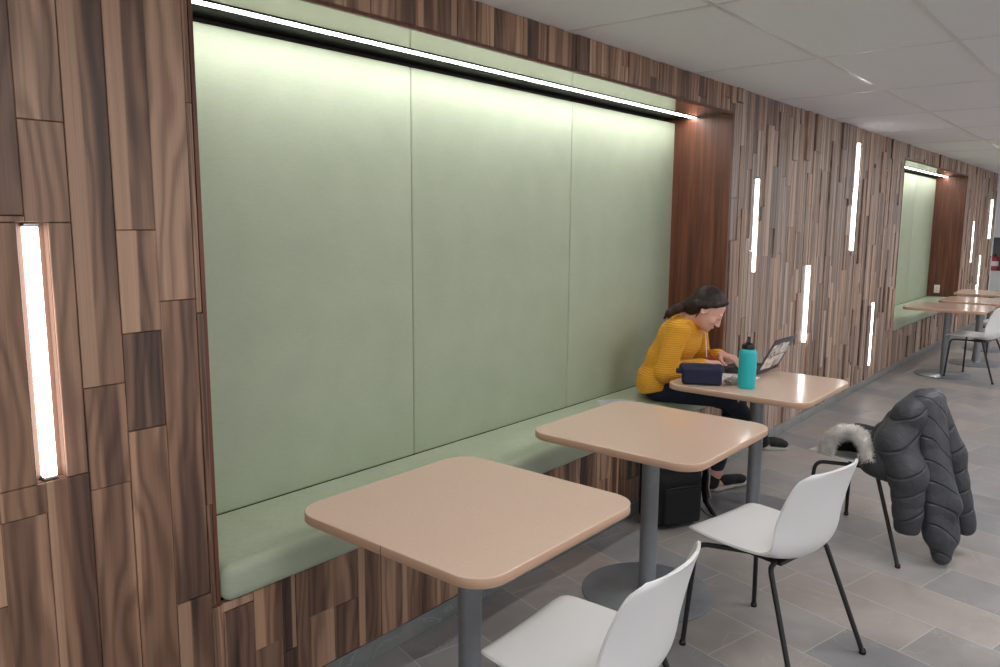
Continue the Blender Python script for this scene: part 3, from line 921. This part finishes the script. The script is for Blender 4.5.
# ================================================================= THE STUDENT
PB = V((3.55, .13, .571))      # where she sits
def person():
    t = empty('person', PB, label='seated student in a mustard knit sweater bent over her work at the laptop table', cat='person')
    # head frame
    df = V((.43, -.90, 0)).normalized(); pitch = math.radians(40)
    Fw = (df * math.cos(pitch) + V((0, 0, -math.sin(pitch)))).normalized()
    Rt = V((df.y, -df.x, 0)).normalized() * 1.0          # her right
    Up = Rt.cross(Fw).normalized()
    H = V((3.585, -.145, 1.118))
    Rm = np.array([[Rt.x, Fw.x, Up.x], [Rt.y, Fw.y, Up.y], [Rt.z, Fw.z, Up.z]])
    def hp(x, y, z): return np.array(H) + Rm @ np.array([x, y, z])
    neck0 = np.array((3.575, -.015, 1.025))
    shR, elR, wrR = (3.412, -.055, 1.0), (3.34, -.015, .762), (3.535, -.155, .806)
    shL, elL, wrL = (3.748, -.0, 1.012), (3.835, .0, .775), (3.745, -.165, .832)
    hipR, knR, anR = (3.445, .065, .648), (3.552, -.30, .630), (3.825, -.40, .37)
    hipL, knL, anL = (3.64, .10, .645), (3.735, -.275, .560), (3.715, -.185, .115)
    heelR, toeR = np.array((3.84, -.40, .315)), np.array((4.06, -.452, .275))
    heelL, toeL = np.array((3.705, -.165, .045)), np.array((3.955, -.25, .040))
    # ---- body: one continuous skin
    f = Field((3.1, -.62, .0), (4.2, .42, 1.30), .0045)
    f.ell((3.555, .12, .66), (.14, .12, .075)).ell((3.56, .09, .80), (.125, .09, .14)).ell((3.565, .03, .93), (.14, .095, .12), .04)
    f.cone((3.42, -.03, 1.0), (3.72, -.0, 1.0), .045, .045, .04)
    f.cone(neck0, hp(0, -.03, -.045), .054, .047, .03)
    for a, b, c in ((shR, elR, wrR), (shL, elL, wrL)):
        f.cone(a, b, .043, .036, .03).cone(b, c, .036, .025, .015)
    for a, b, c in ((hipR, knR, anR), (hipL, knL, anL)):
        f.cone(a, b, .068, .05, .03).cone(b, c, .048, .031, .02)
    for a, h_, to in ((anR, heelR, toeR), (anL, heelL, toeL)):
        f.cone(a, h_, .032, .026, .02).cone(h_, h_ * .25 + to * .75, .026, .022, .02)
    # head
    f.ell(hp(0, -.012, .03), (.073, .094, .084), .012, Rm)
    f.ell(hp(0, .03, -.03), (.059, .062, .082), .02, Rm)
    f.ell(hp(0, .05, -.078), (.042, .038, .032), .02, Rm)
    f.ell(hp(0, .078, -.092), (.018, .014, .014), .015, Rm)
    f.cone(hp(-.034, .081, .018), hp(.034, .081, .018), .010, .010, .012)
    for s in (-1, 1):
        f.ell(hp(s * .031, .094, .002), (.014, .010, .010), .010, Rm, 'sub')
        f.ell(hp(s * .031, .079, .001), (.013, .012, .011), .004, Rm)
        f.ell(hp(s * .042, .06, -.035), (.02, .02, .02), .02, Rm)          # cheeks
        f.ell(hp(s * .074, -.012, -.012), (.009, .019, .031), .006, Rm)       # ears
        f.ell(hp(s * .079, -.010, -.010), (.005, .011, .020), .004, Rm, 'sub')
    f.cone(hp(0, .088, .004), hp(0, .109, -.036), .0085, .0115, .012)      # nose
    for s in (-1, 1): f.ell(hp(s * .010, .098, -.040), (.008, .009, .007), .005, Rm)
    f.ell(hp(0, .089, -.060), (.021, .010, .005), .004, Rm).ell(hp(0, .087, -.069), (.018, .010, .006), .004, Rm)
    # hands with separate fingers
    def hand(wr, d, palm_n, side, curl):
        d = np.array(d, float); d /= np.linalg.norm(d)
        n = np.array(palm_n, float); n -= d * (n @ d); n /= np.linalg.norm(n)
        w = np.cross(d, n) * side                                        # towards the thumb
        wr = np.array(wr)
        R = np.stack([d, w, n], 1)
        f.box(wr + d * .052, (.044, .036, .0125), .011, .012, R)
        f.cone(wr, wr + d * .03, .024, .02, .012)
        tips = []
        for q, (o, ln) in enumerate(((.028, .070), (.0095, .078), (-.0095, .073), (-.0275, .058))):
            p = wr + d * (.092 - .004 * q) + w * o
            a = 0; seg = [ln * .44, ln * .31, ln * .25]
            for sg, rr, cu in zip(seg, ((.0084, .0078), (.0078, .0072), (.0072, .0062)), curl):
                a += cu
                q2 = p + (d * math.cos(a) + n * math.sin(a)) * sg
                f.cone(p, q2, rr[0], rr[1], .0025); p = q2
            tips.append(p)
        p = wr + d * .028 + w * .030
        for dd, ln, rr in (((d * .55 + w * .75 + n * .35), .036, (.0115, .0098)), ((d * .85 + w * .2 + n * .5), .030, (.0095, .0085)), ((d * .9 - w * .15 + n * .4), .024, (.0085, .007))):
            dd = dd / np.linalg.norm(dd); f.cone(p, p + dd * ln, rr[0], rr[1], .004); p = p + dd * ln
        return tips
    hand(wrR, (.80, -.55, .02), (.1, -.15, -1), 1, (.55, .6, .5))
    hand(wrL, (-.25, -.95, -.08), (0, .1, -1), -1, (.25, .35, .3))
    f.obj('body', 'skin', t, PB)
    # ---- hair
    f = Field(np.array(H) - .24, np.array(H) + .18, .004)
    f.ell(hp(0, -.021, .036), (.0795, .100, .0885), .01, Rm)
    f.ell(hp(0, -.065, -.035), (.066, .055, .066), .03, Rm)
    n1 = Rm @ np.array([0, .62, -.78])
    f.cut([(hp(0, .085, .085), n1), (hp(0, -.020, 0), Rm @ np.array([0, 1, 0.3]))], .02)
    for s in (-1, 1):                                                        # swept sides over the temple
        f.cone(hp(s * .02, .058, .094), hp(s * .068, .018, .048), .010, .009, .02)
        f.cone(hp(s * .068, .018, .048), hp(s * .073, -.02, .014), .009, .011, .02)
        f.cone(hp(s * .074, -.02, .012), hp(s * .064, -.062, -.02), .014, .02, .02)
        f.cone(hp(s * .066, -.030, -.03), hp(s * .058, -.020, -.078), .008, .003, .008)
    f.cone(hp(0, -.090, -.055), hp(.0, -.112, -.085), .034, .028, .02)
    f.obj('hair', 'hair', t, PB)
    f = Field(np.array(H) - .32, np.array(H) + .36, .005)
    p0 = hp(0, -.105, -.082)
    f.cone(p0, p0 + (-.034, .032, -.012), .028, .025, .015)
    f.cone(p0 + (-.034, .032, -.012), p0 + (-.066, .060, -.036), .025, .016, .02).cone(p0 + (-.066, .060, -.036), p0 + (-.085, .078, -.066), .016, .006, .02)
    f.obj('ponytail', 'hair', t, PB)
    def small(name, mat, c, r, R=Rm):
        bm = bmesh.new(); bmesh.ops.create_uvsphere(bm, u_segments=14, v_segments=8, radius=1)
        for v in bm.verts:
            q = np.array(c) + R @ (np.array(v.co) * r); v.co = V(q) - PB
        return from_bm(name, bm, mat, t)
    for s in (-1, 1):
        small('eye', 'eye', hp(s * .031, .0905, -.003), np.array((.0105, .003, .0035)))
        small('eyebrow', 'hair', hp(s * .033, .0915, .022), np.array((.017, .004, .0032)))
    small('lips', 'lip', hp(0, .0985, -.065), np.array((.016, .003, .006)))
    # ---- sweater
    f = Field((3.15, -.32, .60), (4.0, .36, 1.14), .006)
    f.ell((3.562, .118, .705), (.170, .138, .085)).ell((3.57, .085, .80), (.160, .120, .13), .05)
    f.ell((3.575, .020, .92), (.170, .118, .125), .05).ell((3.575, .02, .985), (.14, .085, .065), .04)
    f.cone((3.43, -.04, .992), (3.74, -.01, .992), .058, .058, .04)
    f.cone(neck0 + (0, .004, -.015), neck0 + (.0, -.010, .006), .080, .074, .03)
    for a, b, c in ((shR, elR, wrR), (shL, elL, wrL)):
        b_, c_ = np.array(b), np.array(c)
        f.cone(a, b, .064, .056, .03).cone(b, b_ * .12 + c_ * .88, .056, .038, .02)
        f.cone(b_ * .14 + c_ * .86, b_ * .06 + c_ * .94, .037, .034, .006)
    f.cone((3.435, .085, .655), (3.68, .09, .655), .096, .090, .04)
    f.ell((3.56, .128, .648), (.170, .135, .062), .03, None)
    # neck opening
    f.cone(neck0 + (0, -.012, .02), neck0 + (.005, -.05, .12), .058, .075, .008, 'sub')
    f.cut([((3.55, .13, .612), (0, -.30, -1))], .006)
    f.obj('sweater', 'knit', t, PB)
    # ---- jeans
    f = Field((3.3, -.50, .06), (3.95, .34, .78), .006)
    f.ell((3.55, .110, .648), (.164, .115, .075))
    f.cone(hipR, knR, .084, .063, .03); f.cone(hipL, knL, .076, .060, .03)
    f.cone(knR, anR, .057, .044, .02); f.cone(knL, np.array(anL) + (.0, -.005, .055), .057, .044, .02)
    f.cut([((3.55, .1, .5722), (0, 0, -1)), ((3.55, -.036, .57), (0, 1, 0))], .006)
    jn = f.obj('jeans', 'denim', t, PB)
    # torn knee: a small oval of skin set in the denim
    c = np.array(knR) * .86 + np.array(anR) * .14 + np.array((-.030, -.03, .028))
    bm = bmesh.new(); bmesh.ops.create_uvsphere(bm, u_segments=14, v_segments=8, radius=1)
    for v in bm.verts: v.co = V(c + np.array(v.co) * (.030, .026, .026)) - PB
    o = from_bm('knee_rip', bm, 'skin', jn); o['label'] = 'bare skin showing at the torn knee'
    # ---- shoes
    for h_, to, an in ((heelR, toeR, anR), (heelL, toeL, anL)):
        lo = np.minimum(h_, to) - .09; hi = np.maximum(h_, to) + .10
        d = (to - h_) / np.linalg.norm(to - h_)
        wv = np.cross(d, (0, 0, 1)); wv /= np.linalg.norm(wv); up = np.cross(wv, d)
        R = np.stack([d, wv, up], 1)
        f = Field(lo, hi, .004)
        f.ell(h_ + up * .008, (.044, .035, .036), .02, R).ell(h_ * .5 + to * .5 + up * .008, (.085, .038, .032), .03, R)
        f.ell(h_ * .12 + to * .88 + up * .0, (.055, .042, .028), .03, R)
        f.cone(h_ + up * .012, np.array(an) * .45 + h_ * .55 + up * .012, .036, .037, .02)
        f.cut([(h_ - up * .022, -up)], .004)
        f.cone(h_ * .35 + np.array(an) * .65 + up * .02, np.array(an) + up * .06, .028, .03, .006, 'sub')
        sh = f.obj('shoe', 'shoe', t, PB)
        f = Field(lo, hi, .004)
        m = (h_ + to) / 2 - up * .027
        ln = np.linalg.norm(to - h_) / 2
        f.box(m - d * ln * .45, (ln * .60, .036, .013), .010, .01, R).ell(m + d * ln * .62, (.085, .044, .0145), .012, R).ell(m - d * ln * .75, (.055, .038, .0145), .01, R)
        s_ = f.obj('sole', 'sole', sh, PB); s_['label'] = 'pale rubber sole'
    # thin pale cord down her front
    bm = bmesh.new(); tube(bm, [V(p) - PB for p in ((3.60, -.095, 1.01), (3.635, -.115, .965), (3.64, -.12, .90), (3.61, -.14, .83))], .0024, 8)
    o = from_bm('cord', bm, 'paper', t)
person()

# red pen in her hand
TT = .7402
t = empty('pen', (3.64, -.215, TT + .012), label='red pen held in the student\'s right hand', cat='pen')
pb = V((3.64, -.215, TT + .012)); p1 = V((3.672, -.225, TT + .013)); p2 = V((3.575, -.172, TT + .125))
bm = bmesh.new(); tube(bm, [q - pb for q in (p1.lerp(p2, .1), p2)], .0042, 10); from_bm('barrel', bm, 'red', t)
bm = bmesh.new(); tube(bm, [q - pb for q in (p1, p1.lerp(p2, .1))], [.001, .004], 10); o = from_bm('tip', bm, 'paper', t); o['label'] = 'pale tip'

# ================================================================= THINGS ON THE LAPTOP TABLE
def laptop():
    t = empty('laptop', (3.855, -.40, TT + .0025), label='open grey laptop with stickers on its lid on the table', cat='laptop')
    bm = bmesh.new(); box(bm, (0, .115, .011), (.165, .115, .008), .004); base = from_bm('base', bm, 'lapgrey', t)
    bm = bmesh.new()
    for r in range(5):
        for c in range(13): box(bm, (-.138 + c * .023, .075 + r * .021, .0196), (.0098, .0088, .0012), .0006, 1)
    from_bm('keyboard', bm, 'lapkey', base)
    bm = bmesh.new(); box(bm, (0, .20, .0192), (.045, .022, .0005)); from_bm('touchpad', bm, 'lapkey', base)
    a = math.radians(-27)          # lid leans back away from the student
    R = Matrix.Rotation(math.radians(27), 3, 'X')
    off = V((0, -.006, .016))
    bm = bmesh.new(); box(bm, (0, 0, .112), (.165, .0035, .112), .003, 2)
    for v in bm.verts: v.co = R @ v.co + off
    lid = from_bm('lid', bm, 'lapgrey', t)
    bm = bmesh.new(); box(bm, (0, .0038, .115), (.152, .0004, .094))
    for v in bm.verts: v.co = R @ v.co + off
    from_bm('screen', bm, 'screen', lid)
    for cx, cz, w, h in ((-.092, .062, .056, .042), (-.010, .058, .034, .044), (.075, .064, .054, .040), (-.098, .148, .044, .038), (-.018, .152, .038, .040), (.060, .148, .042, .036), (.128, .130, .020, .024)):
        bm = bmesh.new(); P = rounded_rect(w, h, .012, 4)
        slab(bm, P, [(0, 0), (0, .0006)])
        for v in bm.verts:
            q = V((v.co.x + cx, -.0035 - v.co.z, v.co.y + cz)); v.co = R @ q + off
        from_bm('sticker', bm, 'stick', lid)
    bm = bmesh.new(); tube(bm, [(-.14, -.002, .014), (.14, -.002, .014)], .006, 10); from_bm('hinge', bm, 'lapkey', t)
laptop()

t = empty('water_bottle', (3.366, -.483, TT), label='tall teal water bottle with a black straw lid on the table', cat='bottle')
bm = bmesh.new(); lathe(bm, [(.040, 0), (.0448, .003), (.0458, .008), (.0458, .180), (.0445, .192), (.038, .204), (.031, .209)], 40); from_bm('bottle_body', bm, 'teal', t)
bm = bmesh.new(); lathe(bm, [(.033, .207), (.0335, .211), (.0335, .226), (.031, .233), (.020, .238), (.013, .240)], 32)
lid_ = from_bm('lid', bm, 'black', t)
bm = bmesh.new(); tube(bm, [(0, 0, .236), (0, 0, .255), (.001, 0, .262), (.003, 0, .272)], [.011, .0095, .009, .0085], 14); from_bm('spout', bm, 'black', lid_)
bm = bmesh.new(); tube(bm, [(-.031, 0, .222), (-.034, 0, .235), (-.022, 0, .250), (-.006, 0, .254)], .0045, 8); from_bm('carry_loop', bm, 'black', lid_)

# pencil case
t = empty('pencil_case', (3.293, -.262, TT), math.radians(-62), label='navy zipped pencil case at the table corner in front of the student', cat='pencil case')
f = Field((-.14, -.08, -.01), (.14, .08, .13), .004)
f.box((0, 0, .049), (.105, .045, .049), .018, .01).cone((-.095, 0, .089), (.09, 0, .089), .026, .024, .02).cut([((0, 0, .0005), (0, 0, -1))], .003)
f.obj('pouch', 'navy', t)
bm = bmesh.new(); tube(bm, [(-.098, -.012, .110), (-.05, -.013, .115), (.04, -.012, .114), (.1, -.010, .105)], .0035, 8); zz = from_bm('zipper', bm, 'zip', t)
bm = bmesh.new(); tube(bm, [(.1, -.011, .098), (.112, -.014, .085), (.115, -.015, .07)], [.004, .005, .003], 8); from_bm('zip_pull', bm, 'zip', zz)
bm = bmesh.new(); box(bm, (-.118, 0, .068), (.018, .018, .012), .005); from_bm('end_tab', bm, 'navy', t)

# papers, wrapper, red plug
bm = bmesh.new()
box(bm, (0, 0, .001), (.105, .148, .001), .0003, 1)
t = empty('worksheet', (3.558, -.298, TT), math.radians(6), label='white printed worksheet between the pencil case and the laptop', cat='paper')
from_bm('sheet', bm, 'paper', t)
bm = bmesh.new()
for k in range(14):
    w = random.uniform(.04, .085); box(bm, (-.09 + w, -.12 + k * .018, .0022), (w, .0022, .0002))
from_bm('print', bm, 'ink', t)

t = empty('wrapper', (3.405, -.385, TT), label='small crumpled wrapper between the pencil case and the teal bottle', cat='wrapper')
bm = bmesh.new(); bmesh.ops.create_icosphere(bm, subdivisions=4, radius=1)
for v in bm.verts:
    n = v.co.normalized(); h = math.sin(7 * n.x + 3 * n.y) * math.cos(6 * n.y - 4 * n.z) * .22 + math.sin(17 * n.z + 11 * n.x) * .1
    v.co = V((n.x * .045 * (1 + h), n.y * .035 * (1 + h), max(0, .016 + n.z * .018 * (1 + h))))
from_bm('crumpled_film', bm, 'foil', t, 25)

t = empty('plug', (4.035, -.40, TT), label='tiny red plug beside the laptop hinge', cat='plug')
bm = bmesh.new(); box(bm, (-.002, 0, .011), (.012, .009, .005), .002); from_bm('casing', bm, 'red', t)
bm = bmesh.new(); box(bm, (-.0165, 0, .011), (.003, .006, .0022)); from_bm('connector', bm, 'alu', t)

# loose paper on the bench
bm = bmesh.new()
g = 14
vs = [[bm.verts.new((-.11 + .22 * i / g, -.15 + .30 * j / g, .002 + .004 * math.sin(3 * i / g) ** 2 + .003 * math.sin(4 * j / g) ** 2)) for j in range(g + 1)] for i in range(g + 1)]
for i in range(g):
    for j in range(g): bm.faces.new((vs[i][j], vs[i + 1][j], vs[i + 1][j + 1], vs[i][j + 1]))
bmesh.ops.solidify(bm, geom=bm.faces[:], thickness=-.0012)
t = empty('paper_sheets', (3.16, .165, .5705), math.radians(-52), label='white paper sheets lying on the green bench behind the middle table', cat='paper')
from_bm('sheet', bm, 'paper', t)

# ================================================================= BACKPACK
def backpack():
    t = empty('backpack', (3.12, -.195, 0), math.radians(-30), label='black backpack on the floor against the bench under the middle table', cat='backpack')
    f = Field((-.22, -.17, -.01), (.24, .17, .52), .006)
    f.box((0, .01, .215), (.165, .085, .215), .06, .02).box((0, -.055, .15), (.14, .05, .14), .045, .02).ell((0, .0, .40), (.13, .08, .06), .04)
    f.cut([((0, 0, .0005), (0, 0, -1))], .004)
    f.obj('bag', 'bag', t)
    f = Field((-.17, -.17, .02), (.17, .0, .26), .005)
    f.box((0, -.102, .125), (.115, .02, .1), .018, .01); pk = f.obj('front_pocket', 'bag', t)
    bm = bmesh.new(); tube(bm, [(-.1, -.115, .225), (0, -.121, .232), (.1, -.115, .225)], .004, 8); from_bm('zipper', bm, 'black', pk)
    for x, z in ((-.03, .33), (.04, .385)):
        bm = bmesh.new(); n = 16
        tube(bm, [(x + .014 * math.cos(a), -.088 + .004 * math.sin(a), z + .012 * math.sin(a)) for a in [PI + i * PI / n for i in range(n + 1)]], .0028, 8)
        o = from_bm('buckle_ring', bm, 'alu', t)
    bm = bmesh.new(); tube(bm, [(-.05, .05, .44), (-.045, .05, .475), (.045, .05, .475), (.05, .05, .44)], .009, 8); from_bm('carry_handle', bm, 'bag', t)
    def strap(pts, w, th, mat, name, lab=None):
        bm = bmesh.new()
        prev = None
        for i, p in enumerate(pts):
            p = V(p); d = (V(pts[min(i + 1, len(pts) - 1)]) - V(pts[max(i - 1, 0)])).normalized()
            a = V((0, 1, 0)); nn = d.cross(a).normalized()
            ring = [bm.verts.new(p + a * w * sx + nn * th * sz) for sx, sz in ((-1, -1), (1, -1), (1, 1), (-1, 1))]
            if prev:
                for k in range(4): bm.faces.new((prev[k], prev[(k + 1) % 4], ring[(k + 1) % 4], ring[k]))
            else: bm.faces.new(ring[::-1])
            prev = ring
        bm.faces.new(prev)
        o = from_bm(name, bm, mat, t)
        if lab: o['label'] = lab
    strap([(.15, -.03, .40), (.185, -.03, .34), (.192, -.035, .26), (.182, -.04, .18), (.19, -.05, .10), (.23, -.07, .03), (.26, -.09, .008)], .022, .005, 'bag', 'shoulder_strap')
    strap([(.168, -.055, .36), (.19, -.058, .31), (.196, -.062, .25), (.19, -.066, .19), (.2, -.072, .13)], .006, .0045, 'strapgrey', 'strap_edging', 'pale grey strap edging')
backpack()

# ================================================================= THE COAT
def coat():
    c0, th = V((3.57, -1.092, 0)), math.radians(-8.6)
    t = empty('coat', c0, th, label='charcoal quilted coat with a pale fur hood hanging over the chair back', cat='coat')
    f = Field((-.48, -.62, .0), (.36, .36, .95), .007)
    # body of the coat, thrown over the back rest
    f.cone((-.09, -.205, .755), (.06, -.212, .768), .046, .045, .04)
    for p0, p1, r0, r1 in (((-.11, -.235, .77), (-.115, -.335, .16), .046, .052), ((-.04, -.24, .775), (-.07, -.36, .055), .046, .048), ((.02, -.24, .77), (-.005, -.365, .13), .046, .05), ((-.075, -.25, .5), (-.05, -.375, .3), .05, .05)):
        f.cone(p0, p1, r0, r1, .06, puff=.004, npuff=6)
    f.obj('coat_body', 'quilt_body', t)
    # near sleeve: shoulder falling along the left edge of the back rest, then hanging
    f = Field((-.48, -.50, .08), (.1, .12, .92), .006)
    f.cone((-.05, -.212, .765), (-.13, -.185, .685), .045, .060, .04).cone((-.03, -.218, .760), (-.165, -.202, .728), .048, .062, .09)
    f.cone((-.13, -.185, .685), (-.190, -.155, .585), .062, .080, .04)
    f.cone((-.190, -.160, .595), (-.222, -.235, .46), .082, .080, .05)
    f.cone((-.222, -.235, .46), (-.215, -.25, .235), .079, .066, .05, puff=.006, npuff=3)
    f.cone((-.215, -.25, .195), (-.215, -.25, .18), .046, .046, .01, 'sub')
    sl = f.obj('sleeve', 'quilt_sleeve', t)
    f = Field((-.36, -.36, .12), (-.16, -.15, .24), .005)
    f.cone((-.215, -.25, .225), (-.215, -.25, .205), .060, .058, .006).cone((-.215, -.25, .175), (-.215, -.25, .185), .046, .046, .006, 'sub')
    f.obj('cuff', 'quilt', sl)
    # far sleeve hanging behind
    f = Field((-.1, -.56, .06), (.30, -.1, .9), .006)
    f.cone((.035, -.235, .765), (.075, -.32, .52), .046, .056, .03)
    f.cone((.075, -.32, .52), (.115, -.395, .16), .056, .05, .04, puff=.005, npuff=4)
    f.obj('sleeve', 'quilt_sleeve', t)
    # front edge of the coat, on the seat side of the back rest
    f = Field((-.40, -.30, .30), (.1, .14, .80), .007)
    f.cone((-.15, -.11, .60), (-.195, -.085, .475), .072, .066, .04)
    f.cone((-.20, -.06, .468), (-.205, -.145, .445), .055, .055, .04)
    f.cone((-.05, -.12, .65), (-.05, -.05, .54), .07, .06, .05)
    f.obj('front_facing', 'quilt', t)
    # hood lying open on the seat
    f = Field((-.34, -.16, .44), (.12, .30, .68), .006)
    f.ell((-.07, .06, .52), (.13, .145, .085)).ell((-.06, -.06, .52), (.12, .10, .075), .04)
    f.ell((-.21, .06, .50), (.13, .105, .075), .01, None, 'sub')
    f.cut([((0, 0, .462), (0, 0, -1))], .005)
    hd = f.obj('hood', 'lining', t)
    hd['label'] = 'black lined hood'
    # fur edge of the hood
    arch = [V(p) for p in ((-.225, .150, .478), (-.222, .145, .520), (-.210, .120, .562), (-.20, .075, .592), (-.20, .025, .596), (-.215, -.02, .575), (-.235, -.050, .54), (-.250, -.072, .49))]
    def bez(s):
        s *= len(arch) - 1; i = min(int(s), len(arch) - 2); u = s - i
        p0, p1, p2, p3 = arch[max(i - 1, 0)], arch[i], arch[i + 1], arch[min(i + 2, len(arch) - 1)]
        return .5 * ((2 * p1) + (p2 - p0) * u + (2 * p0 - 5 * p1 + 4 * p2 - p3) * u * u + (3 * p1 - p0 - 3 * p2 + p3) * u ** 3)
    bm = bmesh.new()
    tube(bm, [bez(i / 40) for i in range(41)], .022, 12)
    R = random.Random(3)
    for k in range(6500):
        s = R.random(); p = bez(s); d = (bez(min(1, s + .01)) - bez(max(0, s - .01))).normalized()
        a = d.orthogonal().normalized(); b = d.cross(a)
        ang = R.random() * 2 * PI
        n = (a * math.cos(ang) + b * math.sin(ang) + d * R.uniform(-.6, .6) + V((-.1, 0, .0))).normalized()
        ln = R.uniform(.022, .042); w = R.uniform(.0007, .0012)
        p = p + n * .014
        e = n.orthogonal().normalized(); g2 = n.cross(e)
        mid = p + n * ln * .55 + V((0, 0, -.003)); tip = p + n * ln + V((R.uniform(-.006, .006), R.uniform(-.006, .006), -.008))
        r0 = [bm.verts.new(p + (e * math.cos(x) + g2 * math.sin(x)) * w) for x in (0, 2.1, 4.2)]
        r1 = [bm.verts.new(mid + (e * math.cos(x) + g2 * math.sin(x)) * w * .8) for x in (0, 2.1, 4.2)]
        tv = bm.verts.new(tip)
        for i in range(3):
            j = (i + 1) % 3
            bm.faces.new((r0[i], r0[j], r1[j], r1[i])); bm.faces.new((r1[i], r1[j], tv))
    me = bpy.data.meshes.new('fur_trim'); bm.to_mesh(me); bm.free()
    me.polygons.foreach_set('use_smooth', [True] * len(me.polygons))
    fo = link('fur_trim', me, hd, ['fur']); fo['label'] = 'pale grey fur trim of the hood'
    bm = bmesh.new(); bmesh.ops.create_uvsphere(bm, u_segments=12, v_segments=8, radius=.006, matrix=Matrix.Translation((-.16, -.03, .605))); from_bm('snap_button', bm, 'alu', hd)
coat()

# ================================================================= CAMERA, WORLD, RENDER SETTINGS
cam = bpy.data.cameras.new('camera'); co = bpy.data.objects.new('camera', cam); COL.objects.link(co)
r = V((0.64111775, -0.76741896, 0.00601428)); u = V((0.10594007, 0.09626085, 0.98970225)); fw = V((0.76009521, 0.63387853, -0.14301496))
Mx = Matrix((r, u, -fw)).transposed().to_4x4(); Mx.translation = V((-0.56195219, -2.05731987, 1.60307698))
co.matrix_world = Mx
cam.sensor_width = 36; cam.lens = 775.2017 * 36 / 1000; cam.clip_start = .05; cam.clip_end = 100
sc.camera = co

w = bpy.data.worlds.new('world'); sc.world = w; w.use_nodes = True
w.node_tree.nodes['Background'].inputs[0].default_value = (.965, .98, 1, 1)
w.node_tree.nodes['Background'].inputs[1].default_value = 1.15

sc.view_settings.view_transform = 'Standard'; sc.view_settings.look = 'None'
sc.view_settings.gamma = 1; sc.view_settings.use_curve_mapping = False
sc.view_settings.exposure = -0.06
sc.cycles.use_denoising = True
sc.cycles.max_bounces = 10; sc.cycles.diffuse_bounces = 5; sc.cycles.glossy_bounces = 4
sc.cycles.sample_clamp_indirect = 6
